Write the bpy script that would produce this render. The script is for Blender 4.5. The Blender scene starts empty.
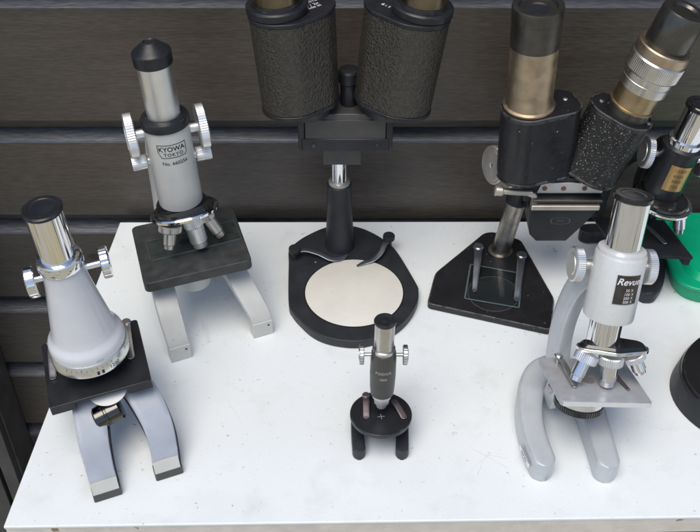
import bpy, bmesh, math, random
from mathutils import Matrix, Vector
random.seed(7)
S = 0.01                      # all shapes below are in centimetres
SC = bpy.context.scene
COL = SC.collection
R = math.radians

# ---------------------------------------------------------------- materials
def mat(name, color, rough=0.5, metal=0.0, var=0.0, vscale=60, bump=0.0, bscale=400, kind='noise',
        coat=0.0, spec=0.5, trans=0.0, rvar=0.0, ior=1.45, flecks=None, aniso=None, alpha=1.0, worn=None):
    m = bpy.data.materials.new(name); m.use_nodes = True
    nt = m.node_tree; N = nt.nodes; L = nt.links
    b = N['Principled BSDF']
    b.inputs['Base Color'].default_value = (*color, 1)
    b.inputs['Roughness'].default_value = rough
    b.inputs['Metallic'].default_value = metal
    b.inputs['Coat Weight'].default_value = coat
    b.inputs['Coat Roughness'].default_value = 0.12
    b.inputs['Specular IOR Level'].default_value = spec
    b.inputs['Transmission Weight'].default_value = trans
    b.inputs['IOR'].default_value = ior
    b.inputs['Alpha'].default_value = alpha
    tc = N.new('ShaderNodeTexCoord')
    last = None
    if var > 0:
        n = N.new('ShaderNodeTexNoise'); n.inputs['Scale'].default_value = vscale; n.inputs['Detail'].default_value = 6
        L.new(tc.outputs['Object'], n.inputs['Vector'])
        r = N.new('ShaderNodeValToRGB')
        r.color_ramp.elements[0].position = 0.3; r.color_ramp.elements[1].position = 0.7
        r.color_ramp.elements[0].color = (*[c * (1 - var) for c in color], 1)
        r.color_ramp.elements[1].color = (*[min(1, c * (1 + var)) for c in color], 1)
        L.new(n.outputs['Fac'], r.inputs['Fac']); last = r.outputs['Color']
    if flecks:                # (colour, scale, threshold): small chips of another colour
        n2 = N.new('ShaderNodeTexNoise'); n2.inputs['Scale'].default_value = flecks[1]; n2.inputs['Detail'].default_value = 3
        L.new(tc.outputs['Object'], n2.inputs['Vector'])
        r2 = N.new('ShaderNodeValToRGB')
        r2.color_ramp.elements[0].position = flecks[2]; r2.color_ramp.elements[1].position = flecks[2] + 0.035
        r2.color_ramp.elements[0].color = (0, 0, 0, 1); r2.color_ramp.elements[1].color = (1, 1, 1, 1)
        L.new(n2.outputs['Fac'], r2.inputs['Fac'])
        mx = N.new('ShaderNodeMix'); mx.data_type = 'RGBA'
        L.new(r2.outputs['Color'], mx.inputs[0])
        if last: L.new(last, mx.inputs[6])
        else: mx.inputs[6].default_value = (*color, 1)
        mx.inputs[7].default_value = (*flecks[0], 1)
        last = mx.outputs[2]
    if worn:                  # (colour, radius m, amount): paint rubbed off along the sharp edges
        bv = N.new('ShaderNodeBevel'); bv.samples = 6; bv.inputs['Radius'].default_value = worn[1]
        ge = N.new('ShaderNodeNewGeometry'); dt = N.new('ShaderNodeVectorMath'); dt.operation = 'DOT_PRODUCT'
        L.new(bv.outputs['Normal'], dt.inputs[0]); L.new(ge.outputs['Normal'], dt.inputs[1])
        e1 = N.new('ShaderNodeMapRange'); e1.inputs['From Min'].default_value = .985; e1.inputs['From Max'].default_value = .93
        L.new(dt.outputs['Value'], e1.inputs['Value'])
        n4 = N.new('ShaderNodeTexNoise'); n4.inputs['Scale'].default_value = 130; n4.inputs['Detail'].default_value = 5
        L.new(tc.outputs['Object'], n4.inputs['Vector'])
        e2 = N.new('ShaderNodeMapRange'); e2.inputs['From Min'].default_value = 1 - worn[2]; e2.inputs['From Max'].default_value = 1 - worn[2] + .06
        L.new(n4.outputs['Fac'], e2.inputs['Value'])
        ml = N.new('ShaderNodeMath'); ml.operation = 'MULTIPLY'; L.new(e1.outputs[0], ml.inputs[0]); L.new(e2.outputs[0], ml.inputs[1])
        mw = N.new('ShaderNodeMix'); mw.data_type = 'RGBA'; L.new(ml.outputs[0], mw.inputs[0])
        if last: L.new(last, mw.inputs[6])
        else: mw.inputs[6].default_value = (*color, 1)
        mw.inputs[7].default_value = (*worn[0], 1); last = mw.outputs[2]
    if last: L.new(last, b.inputs['Base Color'])
    if rvar > 0:
        n3 = N.new('ShaderNodeTexNoise'); n3.inputs['Scale'].default_value = 90; n3.inputs['Detail'].default_value = 5
        L.new(tc.outputs['Object'], n3.inputs['Vector'])
        mr = N.new('ShaderNodeMapRange')
        mr.inputs['From Min'].default_value = 0.3; mr.inputs['From Max'].default_value = 0.7
        mr.inputs['To Min'].default_value = max(0.02, rough - rvar); mr.inputs['To Max'].default_value = rough + rvar
        L.new(n3.outputs['Fac'], mr.inputs['Value']); L.new(mr.outputs['Result'], b.inputs['Roughness'])
    if bump > 0:
        if kind == 'voronoi':
            t = N.new('ShaderNodeTexVoronoi'); t.inputs['Scale'].default_value = bscale; out = t.outputs['Distance']
        else:
            t = N.new('ShaderNodeTexNoise'); t.inputs['Scale'].default_value = bscale; t.inputs['Detail'].default_value = 3; out = t.outputs['Fac']
        if aniso:
            mp = N.new('ShaderNodeMapping'); mp.inputs['Scale'].default_value = aniso
            L.new(tc.outputs['Object'], mp.inputs['Vector']); L.new(mp.outputs['Vector'], t.inputs['Vector'])
        else:
            L.new(tc.outputs['Object'], t.inputs['Vector'])
        bp = N.new('ShaderNodeBump'); bp.inputs['Strength'].default_value = bump; bp.inputs['Distance'].default_value = 0.001
        L.new(out, bp.inputs['Height']); L.new(bp.outputs['Normal'], b.inputs['Normal'])
    return m

M = {}
M['chrome'] = mat('chrome', (0.83, 0.83, 0.84), 0.07, 1.0, rvar=0.04)
M['satin'] = mat('satin_metal', (0.62, 0.60, 0.57), 0.30, 1.0, var=0.12, rvar=0.08)
M['alu'] = mat('aluminium', (0.86, 0.86, 0.86), 0.40, 1.0, var=0.05, rvar=0.06)
M['steel_worn'] = mat('worn_steel', (0.56, 0.53, 0.49), 0.40, .75, var=0.16, vscale=120, rvar=0.1)
M['brass_pale'] = mat('pale_brass', (0.50, 0.40, 0.285), 0.42, 1.0, var=0.16, vscale=90, rvar=0.08)
M['brass_dark'] = mat('tarnished_brass', (0.22, 0.18, 0.125), 0.34, 1.0, var=0.2, rvar=0.08)
M['steel_dark'] = mat('tarnished_post_steel', (0.40, 0.37, 0.33), 0.34, 1.0, var=0.3, vscale=110, rvar=0.1)
M['brass'] = mat('brass', (0.46, 0.35, 0.21), 0.40, 1.0, var=0.14, vscale=90, rvar=0.08)
M['gunmetal'] = mat('gunmetal', (0.11, 0.105, 0.095), 0.32, 0.85, var=0.2, rvar=0.08)
M['ring'] = mat('pale_nickel_ring', (.72, .73, .72), .24, .92, var=.05, rvar=.06)
M['black_chrome'] = mat('black_chrome', (.10, .098, .09), .14, 1.0, rvar=.05)
M['lens'] = mat('dark_glass', (0.018, 0.020, 0.026), 0.2, 0.0, coat=.25, spec=0.5)
M['black'] = mat('black_paint', (0.017, 0.018, 0.021), 0.36, var=0.25, rvar=0.1, bump=.1, bscale=1200, worn=((.13, .13, .13), .0007, .46))
M['black_gloss'] = mat('black_gloss', (0.012, 0.012, 0.013), 0.13, coat=0.6, rvar=0.04)
M['black_matte'] = mat('black_cast', (0.022, 0.024, 0.028), 0.46, var=0.25, bump=0.25, bscale=1500, rvar=0.08)
M['black_worn'] = mat('black_worn_paint', (0.014, 0.014, 0.016), 0.34, var=0.2, bump=0.15, bscale=900,
                      flecks=((0.34, 0.33, 0.31), 260, 0.715), rvar=0.1, worn=((.42, .40, .37), .0016, .57))
M['black_chipped'] = mat('black_chipped_paint', (0.016, 0.016, 0.016), 0.36, var=0.2, bump=0.2, bscale=900,
                         flecks=((0.34, 0.32, 0.29), 760, 0.635), rvar=0.1, worn=((.42, .40, .37), .0016, .57))
M['leather'] = mat('black_leatherette', (0.045, 0.040, 0.032), 0.27, var=0.25, vscale=300, bump=0.9, bscale=470, kind='voronoi')
M['black_stage'] = mat('grey_black_stage', (0.040, 0.042, 0.041), 0.46, var=0.3, vscale=110, bump=0.2, bscale=1300, rvar=0.1, worn=((.16, .16, .155), .0010, .5))
M['grey_dark'] = mat('dark_grey_paint', (0.062, 0.060, 0.055), 0.38, var=0.12, rvar=0.06)
M['ivory'] = mat('off_white_enamel', (0.55, 0.545, 0.51), 0.34, var=0.05, bump=0.06, bscale=900, rvar=0.05, flecks=((.40, .37, .32), 210, .73), worn=((.36, .33, .28), .0007, .44))
M['pearl'] = mat('pale_lilac_enamel', (0.61, 0.615, 0.64), 0.25, var=0.03, coat=0.4)
M['blue_grey'] = mat('blue_grey_enamel', (0.36, 0.39, 0.435), 0.36, var=0.07, rvar=0.07, flecks=((.55, .56, .58), 230, .735), worn=((.62, .63, .64), .0008, .47))
M['silver'] = mat('silver_hammer_paint', (0.52, 0.545, 0.565), 0.33, 0.2, var=0.06, vscale=45, bump=0.10, bscale=700, rvar=0.08, flecks=((.34, .34, .34), 190, .735), worn=((.72, .73, .73), .0010, .55))
M['silver_light'] = mat('light_silver_paint', (0.68, 0.685, 0.67), 0.36, 0.2, var=0.03, vscale=300, bump=0.1, bscale=600)
M['silver_stage'] = mat('worn_grey_stage', (0.42, 0.43, 0.45), 0.40, 0.2, var=0.08, vscale=120, rvar=0.08)
M['disc'] = mat('cream_disc', (0.68, 0.66, 0.59), 0.5, var=0.05, vscale=45, flecks=((.55, .52, .45), 240, .725), bump=.05, bscale=600)
M['clip_grey'] = mat('grey_spring_steel', (0.26, 0.28, 0.32), 0.32, 0.9, var=0.2)
M['clip_brown'] = mat('tarnished_steel', (0.24, 0.19, 0.19), 0.36, 0.8, var=0.2)
M['plate_alu'] = mat('worn_aluminium_plate', (0.62, 0.60, 0.58), 0.42, 0.8, var=0.1)
M['bar_cream'] = mat('dull_nickel', (0.58, 0.52, 0.45), 0.38, 0.85, var=0.1)
M['red_screw'] = mat('rusty_screw', (0.22, 0.12, 0.09), 0.5, 0.7, var=0.3)
M['green'] = mat('green_plastic', (0.0, 0.36, 0.175), 0.30, var=0.06, rvar=0.05)
M['gold'] = mat('gold_label', (0.55, 0.36, 0.15), 0.32, 0.8, var=0.12)
M['label_brown'] = mat('dark_label', (0.05, 0.042, 0.038), 0.35, 0.2, var=0.25, vscale=200)
M['ink'] = mat('black_ink', (0.02, 0.02, 0.02), 0.6)
M['ink_white'] = mat('white_ink', (0.75, 0.75, 0.75), 0.6)
M['ink_grey'] = mat('engraved_grey', (0.42, 0.42, 0.40), 0.5)
M['ink_dim'] = mat('faint_engraving', (0.10, 0.10, 0.105), 0.5)
M['white_paper'] = mat('white_mirror_rim', (0.78, 0.77, 0.75), 0.4, var=0.03)

def glass_mat(name, tint):
    m = bpy.data.materials.new(name); m.use_nodes = True
    nt = m.node_tree; N = nt.nodes; L = nt.links
    N.remove(N['Principled BSDF'])
    g = N.new('ShaderNodeBsdfGlossy'); g.inputs['Roughness'].default_value = 0.03
    t = N.new('ShaderNodeBsdfTransparent'); t.inputs['Color'].default_value = (*tint, 1)
    f0 = N.new('ShaderNodeFresnel'); f0.inputs['IOR'].default_value = 1.5
    ge = N.new('ShaderNodeNewGeometry'); iv = N.new('ShaderNodeMath'); iv.operation = 'SUBTRACT'; iv.inputs[0].default_value = 1
    L.new(ge.outputs['Backfacing'], iv.inputs[1]); f = N.new('ShaderNodeMath'); f.operation = 'MULTIPLY'
    L.new(f0.outputs[0], f.inputs[0]); L.new(iv.outputs[0], f.inputs[1])
    mx = N.new('ShaderNodeMixShader')
    L.new(f.outputs[0], mx.inputs[0]); L.new(t.outputs[0], mx.inputs[1]); L.new(g.outputs[0], mx.inputs[2])
    L.new(mx.outputs[0], N['Material Output'].inputs['Surface'])
    return m
M['glass'] = glass_mat('thin_glass', (0.93, 0.97, 0.96))
M['glass_edge'] = mat('ground_glass_edge', (0.10, 0.13, 0.13), 0.25, 0.0, spec=0.8)

# ---------------------------------------------------------------- mesh helpers (centimetres)
def frame(c, psi=0, tau=0, rho=0):
    return (Matrix.Translation(Vector(c)) @ Matrix.Rotation(R(psi), 4, 'Z') @ Matrix.Rotation(R(tau), 4, 'X')
            @ Matrix.Rotation(R(rho), 4, 'Y'))

def along(p0, p1, up=(0, 0, 1)):
    p0 = Vector(p0); z = (Vector(p1) - p0).normalized()
    u = Vector(up)
    if abs(z.dot(u)) > 0.98: u = Vector((0, 1, 0))
    x = u.cross(z).normalized(); y = z.cross(x)
    m = Matrix((x, y, z)).transposed().to_4x4(); m.translation = p0
    return m

I4 = Matrix.Identity(4)

def lathe(bm, prof, m=I4, seg=64, caps=True, sx=1.0, sy=1.0):
    rings = []
    for (r, z) in prof:
        if r <= 1e-6:
            rings.append([bm.verts.new(m @ Vector((0, 0, z)))])
        else:
            rg = []
            for i in range(seg):
                a = 2 * math.pi * i / seg
                rg.append(bm.verts.new(m @ Vector((r * math.cos(a) * sx, r * math.sin(a) * sy, z))))
            rings.append(rg)
    for a, b in zip(rings, rings[1:]):
        if len(a) == 1 and len(b) == 1: continue
        for i in range(seg):
            j = (i + 1) % seg
            if len(a) == 1: bm.faces.new((a[0], b[i], b[j]))
            elif len(b) == 1: bm.faces.new((a[i], a[j], b[0]))
            else: bm.faces.new((a[i], a[j], b[j], b[i]))
    if caps and len(rings[0]) > 1: bm.faces.new(rings[0][::-1])
    if caps and len(rings[-1]) > 1: bm.faces.new(rings[-1])
    return bm

def gear(bm, r, z0, z1, m=I4, n=48, depth=0.06):
    """a milled wheel: n ridges round the rim"""
    def ring(z, k):
        return [bm.verts.new(m @ Vector(((r * k - (depth if i % 2 else 0)) * math.cos(math.pi * i / n),
                                         (r * k - (depth if i % 2 else 0)) * math.sin(math.pi * i / n), z))) for i in range(2 * n)]
    h = z1 - z0
    rs = [ring(z0, .93), ring(z0 + .12 * h, 1), ring(z1 - .12 * h, 1), ring(z1, .93)]
    for a, b in zip(rs, rs[1:]):
        for i in range(2 * n):
            j = (i + 1) % (2 * n); bm.faces.new((a[i], a[j], b[j], b[i]))
    bm.faces.new(rs[0][::-1]); bm.faces.new(rs[-1])
    return bm

def box(bm, size, m=I4, taper=(1, 1)):
    x, y, z = [s / 2 for s in size]
    v = []
    for k in (-1, 1):
        tx, ty = (1, 1) if k < 0 else taper
        for a, b in ((-1, -1), (1, -1), (1, 1), (-1, 1)):
            v.append(bm.verts.new(m @ Vector((a * x * tx, b * y * ty, k * z))))
    for f in ((3, 2, 1, 0), (4, 5, 6, 7), (0, 1, 5, 4), (1, 2, 6, 5), (2, 3, 7, 6), (3, 0, 4, 7)):
        bm.faces.new([v[i] for i in f])
    return bm

def prism(bm, pts, z0, z1, m=I4, top=None):
    top = top or pts
    a = [bm.verts.new(m @ Vector((p[0], p[1], z0))) for p in pts]
    b = [bm.verts.new(m @ Vector((p[0], p[1], z1))) for p in top]
    n = len(pts)
    for i in range(n):
        j = (i + 1) % n; bm.faces.new((a[i], a[j], b[j], b[i]))
    bm.faces.new(a[::-1]); bm.faces.new(b)
    return bm

def cat(pts, n=6):
    P = [Vector(p) for p in pts]; out = []
    for i in range(len(P) - 1):
        p0 = P[max(0, i - 1)]; p1 = P[i]; p2 = P[i + 1]; p3 = P[min(len(P) - 1, i + 2)]
        for k in range(n):
            t = k / n
            out.append(0.5 * ((2 * p1) + (p2 - p0) * t + (2 * p0 - 5 * p1 + 4 * p2 - p3) * t * t + (3 * p1 - p0 - 3 * p2 + p3) * t ** 3))
    out.append(P[-1]); return out

def sweep(bm, path, m=I4, side=None, power=4.0, seg=28, n=6, closed_round=0):
    """path rows: x, y, z, half_width, half_height; superellipse section"""
    P = cat(path_xyz(path), n); W = [v for v in cat([(r[3], r[4], 0) for r in path], n)]
    rings = []
    N = len(P)
    for i in range(N):
        t = (P[min(N - 1, i + 1)] - P[max(0, i - 1)]).normalized()
        s = Vector(side).normalized() if side else t.cross(Vector((0, 0, 1))).normalized()
        s = (s - t * s.dot(t)).normalized(); u = s.cross(t).normalized()
        rg = []
        k = 1.0
        if closed_round:
            e = min((P[i] - P[0]).length, (P[i] - P[-1]).length) / (W[i][0] * closed_round)
            if e < 1: k = math.sqrt(max(0.09, 1 - (1 - e) ** 2))
        for j in range(seg):
            a = 2 * math.pi * j / seg; c, d = math.cos(a), math.sin(a)
            f = (abs(c) ** power + abs(d) ** power) ** (-1 / power)
            rg.append(bm.verts.new(m @ (P[i] + s * (c * f * W[i][0] * k) + u * (d * f * W[i][1]))))
        rings.append(rg)
    for a, b in zip(rings, rings[1:]):
        for j in range(seg):
            q = (j + 1) % seg; bm.faces.new((a[j], a[q], b[q], b[j]))
    bm.faces.new(rings[0][::-1]); bm.faces.new(rings[-1])
    return bm

def path_xyz(path): return [(r[0], r[1], r[2]) for r in path]

def tube(bm, p0, p1, r0, r1=None, m=I4, seg=40):
    r1 = r0 if r1 is None else r1
    p0 = m @ Vector(p0); p1 = m @ Vector(p1)
    L = (p1 - p0).length
    return lathe(bm, [(r0, 0), (r1, L)], along(p0, p1), seg)

def hull(circles, n=72):
    """outline of the convex hull of circles (x, y, r)"""
    pts = []
    for i in range(n):
        a = 2 * math.pi * i / n; d = Vector((math.cos(a), math.sin(a)))
        c = max(circles, key=lambda c: c[0] * d.x + c[1] * d.y + c[2])
        pts.append((c[0] + c[2] * d.x, c[1] + c[2] * d.y))
    return pts

def rrect(w, d, r, n=5):
    o = []
    for sx, sy, a0 in ((1, 1, 0), (-1, 1, 90), (-1, -1, 180), (1, -1, 270)):
        for k in range(n + 1):
            a = R(a0 + 90 * k / n); o.append((sx * (w / 2 - r) + r * math.cos(a), sy * (d / 2 - r) + r * math.sin(a)))
    return o

def rcorner(pts, r, n=5):
    """round the corners of a polygon"""
    o = []; N = len(pts)
    for i in range(N):
        p = Vector(pts[i]); a = Vector(pts[i - 1]); b = Vector(pts[(i + 1) % N])
        ra = min(r, (a - p).length * .45, (b - p).length * .45)
        s = p + (a - p).normalized() * ra; e = p + (b - p).normalized() * ra
        for k in range(n + 1):
            t = k / n; q = s * (1 - t) ** 2 + p * 2 * t * (1 - t) + e * t * t
            o.append((q.x, q.y))
    return o

def offset_scale(pts, k, d=None):
    cx = sum(p[0] for p in pts) / len(pts); cy = sum(p[1] for p in pts) / len(pts)
    return [(cx + (p[0] - cx) * k, cy + (p[1] - cy) * k) for p in pts]

# ---------------------------------------------------------------- object helpers
def thing(name, label, category, loc, group=None):
    o = bpy.data.objects.new(name, None); COL.objects.link(o)
    o.empty_display_size = 0.02
    o.location = Vector(loc) * S
    tag(o, label, category, group)
    return o

def tag(o, label, category, group=None):
    o['label'] = label; o['category'] = category
    if group: o['group'] = group
    return o

def obj(name, bm, material, parent=None, bevel=0.0, seg=3, sharp=32, origin=None):
    bmesh.ops.recalc_face_normals(bm, faces=bm.faces[:])
    root = parent
    while root is not None and root.parent is not None: root = root.parent
    org = root.location.copy() if root is not None else (Vector(origin) * S if origin else Vector((0, 0, 0)))
    for v in bm.verts: v.co = v.co * S - org
    for e in bm.edges:
        e.smooth = not (len(e.link_faces) == 2 and e.calc_face_angle(0) > R(sharp))
    for f in bm.faces: f.smooth = True
    me = bpy.data.meshes.new(name); bm.to_mesh(me); bm.free()
    me.materials.append(M[material] if isinstance(material, str) else material)
    o = bpy.data.objects.new(name, me); COL.objects.link(o)
    if parent is not None: o.parent = parent
    elif origin: o.location = org
    if bevel > 0:
        b = o.modifiers.new('bevel', 'BEVEL'); b.width = bevel * S; b.segments = seg
        b.limit_method = 'ANGLE'; b.angle_limit = R(40); b.harden_normals = True
    return o

def bmn(): return bmesh.new()

def lettering(txt, size, m, material, parent, wrap=None, shear=0.0, bold=0.0, name='lettering', thick=0.012, spacing=1.0):
    """flat letters in local XZ (facing -Y) of frame m, optionally wrapped on a cylinder of radius wrap about local Z"""
    cu = bpy.data.curves.new(name, 'FONT'); cu.body = txt; cu.size = size; cu.align_x = 'CENTER'; cu.align_y = 'CENTER'
    cu.shear = shear; cu.offset = bold; cu.space_character = spacing; cu.resolution_u = 4
    t = bpy.data.objects.new('tmp', cu); COL.objects.link(t)
    dg = bpy.context.evaluated_depsgraph_get(); me = bpy.data.meshes.new_from_object(t.evaluated_get(dg))
    bm = bmn(); bm.from_mesh(me)
    bpy.data.objects.remove(t); bpy.data.curves.remove(cu); bpy.data.meshes.remove(me)
    for v in bm.verts:
        x, z = v.co.x, v.co.y
        if wrap: v.co = m @ Vector((wrap * math.sin(x / wrap), -wrap * math.cos(x / wrap), z))
        else: v.co = m @ Vector((x, 0, z))
    return obj(name, bm, material, parent)

def wrapped_patch(bm, r, x0, x1, z0, z1, t, m, n=12):
    """a thin curved plate on a cylinder of radius r"""
    rows = []
    for rr in (r, r + t):
        rows.append([[bm.verts.new(m @ Vector((rr * math.sin(x / r), -rr * math.cos(x / r), z)))
                      for x in [x0 + (x1 - x0) * i / n for i in range(n + 1)]] for z in (z0, z1)])
    a, b = rows
    for i in range(n):
        bm.faces.new((b[0][i], b[0][i + 1], b[1][i + 1], b[1][i]))
        bm.faces.new((a[0][i], a[0][i + 1], a[1][i + 1], a[1][i]))
        for k in (0, 1): bm.faces.new((a[k][i], a[k][i + 1], b[k][i + 1], b[k][i]))
    for i in (0, n): bm.faces.new((a[0][i], a[1][i], b[1][i], b[0][i]))
    return bm

def at(m, x, y, z): return m @ Matrix.Translation((x, y, z))
def axis_x(m, x, y, z, sgn=1):
    """frame at a local point with its z axis along local +X (or -X)"""
    return at(m, x, y, z) @ Matrix.Rotation(R(90 * sgn), 4, 'Y')

def eyepiece(parent, m, r, h0, h1, body, rim='black', rim_h=0.5, lens_r=0.55):
    b = bmn(); lathe(b, [(r * .96, h0), (r, h0 + .05), (r, h1 - rim_h)], m); e = obj('eyepiece', b, body, parent)
    b = bmn(); lathe(b, [(r * 1.06, h1 - rim_h), (r * 1.1, h1 - rim_h + .08), (r * 1.1, h1 - .1), (r * 1.02, h1), (r * .78, h1),
                         (r * .74, h1 - .05), (r * lens_r, h1 - .07), (0, h1 - .07)], m)
    obj('rim', b, rim, e)
    b = bmn(); lathe(b, [(r * lens_r * .96, h1 - .068), (r * lens_r * .5, h1 - .03), (0, h1 - .015)], m, 40)
    obj('lens', b, 'lens', e)
    return e

def knob(parent, m, x, y, z, r, t, material, sgn=1, shaft=1.0, shaft_r=.28, ridges=44, name='focus_knob', smat=None):
    f = axis_x(m, x, y, z, sgn)
    b = bmn(); gear(b, r, -t / 2, t / 2, f, ridges, min(.035, r * .03))
    lathe(b, [(r * .62, t / 2 - .02), (r * .6, t / 2 + .05), (r * .25, t / 2 + .06)], f, 40)
    k = obj(name, b, material, parent)
    b = bmn(); lathe(b, [(shaft_r, -t / 2 - shaft), (shaft_r, -t / 2 + .05)], f, 32); obj('shaft', b, smat or material, k)
    return k

def clip(parent, m, p0, p1, w0, w1, material, z=.16, name='stage_clip', screw=True, rise=.25):
    p0 = Vector((p0[0], p0[1], 0)); p1 = Vector((p1[0], p1[1], 0))
    d = (p1 - p0); 
    path = []
    for k, (t, h) in enumerate([(0, rise), (.3, rise * 1.15), (.7, rise * .55), (.93, .06), (1.0, .12)]):
        q = p0 + d * t; path.append((q.x, q.y, z + h, w0 + (w1 - w0) * t, .045))
    b = bmn(); sweep(b, path, m, power=6, seg=16, n=8, closed_round=.9)
    c = obj(name, b, material, parent, sharp=50)
    if screw:
        b = bmn(); lathe(b, [(w0 * .8, z - .2), (w0 * .8, z + rise), (w0 * 1.25, z + rise + .02), (w0 * 1.25, z + rise + .18), (w0 * 1.0, z + rise + .26), (0, z + rise + .26)], at(m, p0.x, p0.y, 0), 28)
        obj('screw', b, material, c)
    return c

def objective(parent, m, p_top, p_tip, r, material='chrome', ring='alu', collar_r=1.3, name='objective'):
    f = along(m @ Vector(p_top), m @ Vector(p_tip)); L = (m @ Vector(p_tip) - m @ Vector(p_top)).length
    b = bmn(); gear(b, r * collar_r, 0, L * .3, f, 40, .035); o = obj(name, b, ring, parent)
    b = bmn(); lathe(b, [(r, L * .3), (r, L * .80), (r * .86, L * .84), (r * .8, L), (r * .5, L), (r * .4, L - .05), (0, L - .05)], f, 40)
    obj('barrel', b, material, o)
    return o

# ================================================================ SETTING
def ground_material():
    m = bpy.data.materials.new('lawn_ground'); m.use_nodes = True
    nt = m.node_tree; N = nt.nodes; L = nt.links; b = N['Principled BSDF']
    tc = N.new('ShaderNodeTexCoord')
    n = N.new('ShaderNodeTexNoise'); n.inputs['Scale'].default_value = 1.7; n.inputs['Detail'].default_value = 4; n.inputs['Distortion'].default_value = .5
    L.new(tc.outputs['Object'], n.inputs['Vector'])
    r = N.new('ShaderNodeValToRGB'); cr = r.color_ramp
    cr.elements[0].position = .36; cr.elements[0].color = (.045, .045, .04, 1)
    cr.elements[1].position = .66; cr.elements[1].color = (.08, .085, .04, 1)
    for p, c in ((.42, (.50, .47, .42)), (.49, (.58, .55, .50)), (.52, (.52, .45, .14)), (.57, (.58, .54, .44)), (.62, (.50, .47, .42))):
        q = cr.elements.new(p); q.color = (*c, 1)
    n2 = N.new('ShaderNodeTexNoise'); n2.inputs['Scale'].default_value = 30; n2.inputs['Detail'].default_value = 6
    L.new(tc.outputs['Object'], n2.inputs['Vector'])
    mx = N.new('ShaderNodeMix'); mx.data_type = 'RGBA'; mx.blend_type = 'MULTIPLY'; mx.inputs[0].default_value = .5
    L.new(n.outputs['Fac'], r.inputs['Fac']); L.new(r.outputs['Color'], mx.inputs[6]); L.new(n2.outputs['Fac'], mx.inputs[7])
    L.new(mx.outputs[2], b.inputs['Base Color'])
    b.inputs['Roughness'].default_value = .9
    return m

b = bmn(); prism(b, [(-4000, -4000), (4000, -4000), (4000, 4000), (-4000, 4000)], -75.5, -75)
g = obj('ground', b, ground_material()); g['kind'] = 'structure'

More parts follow.
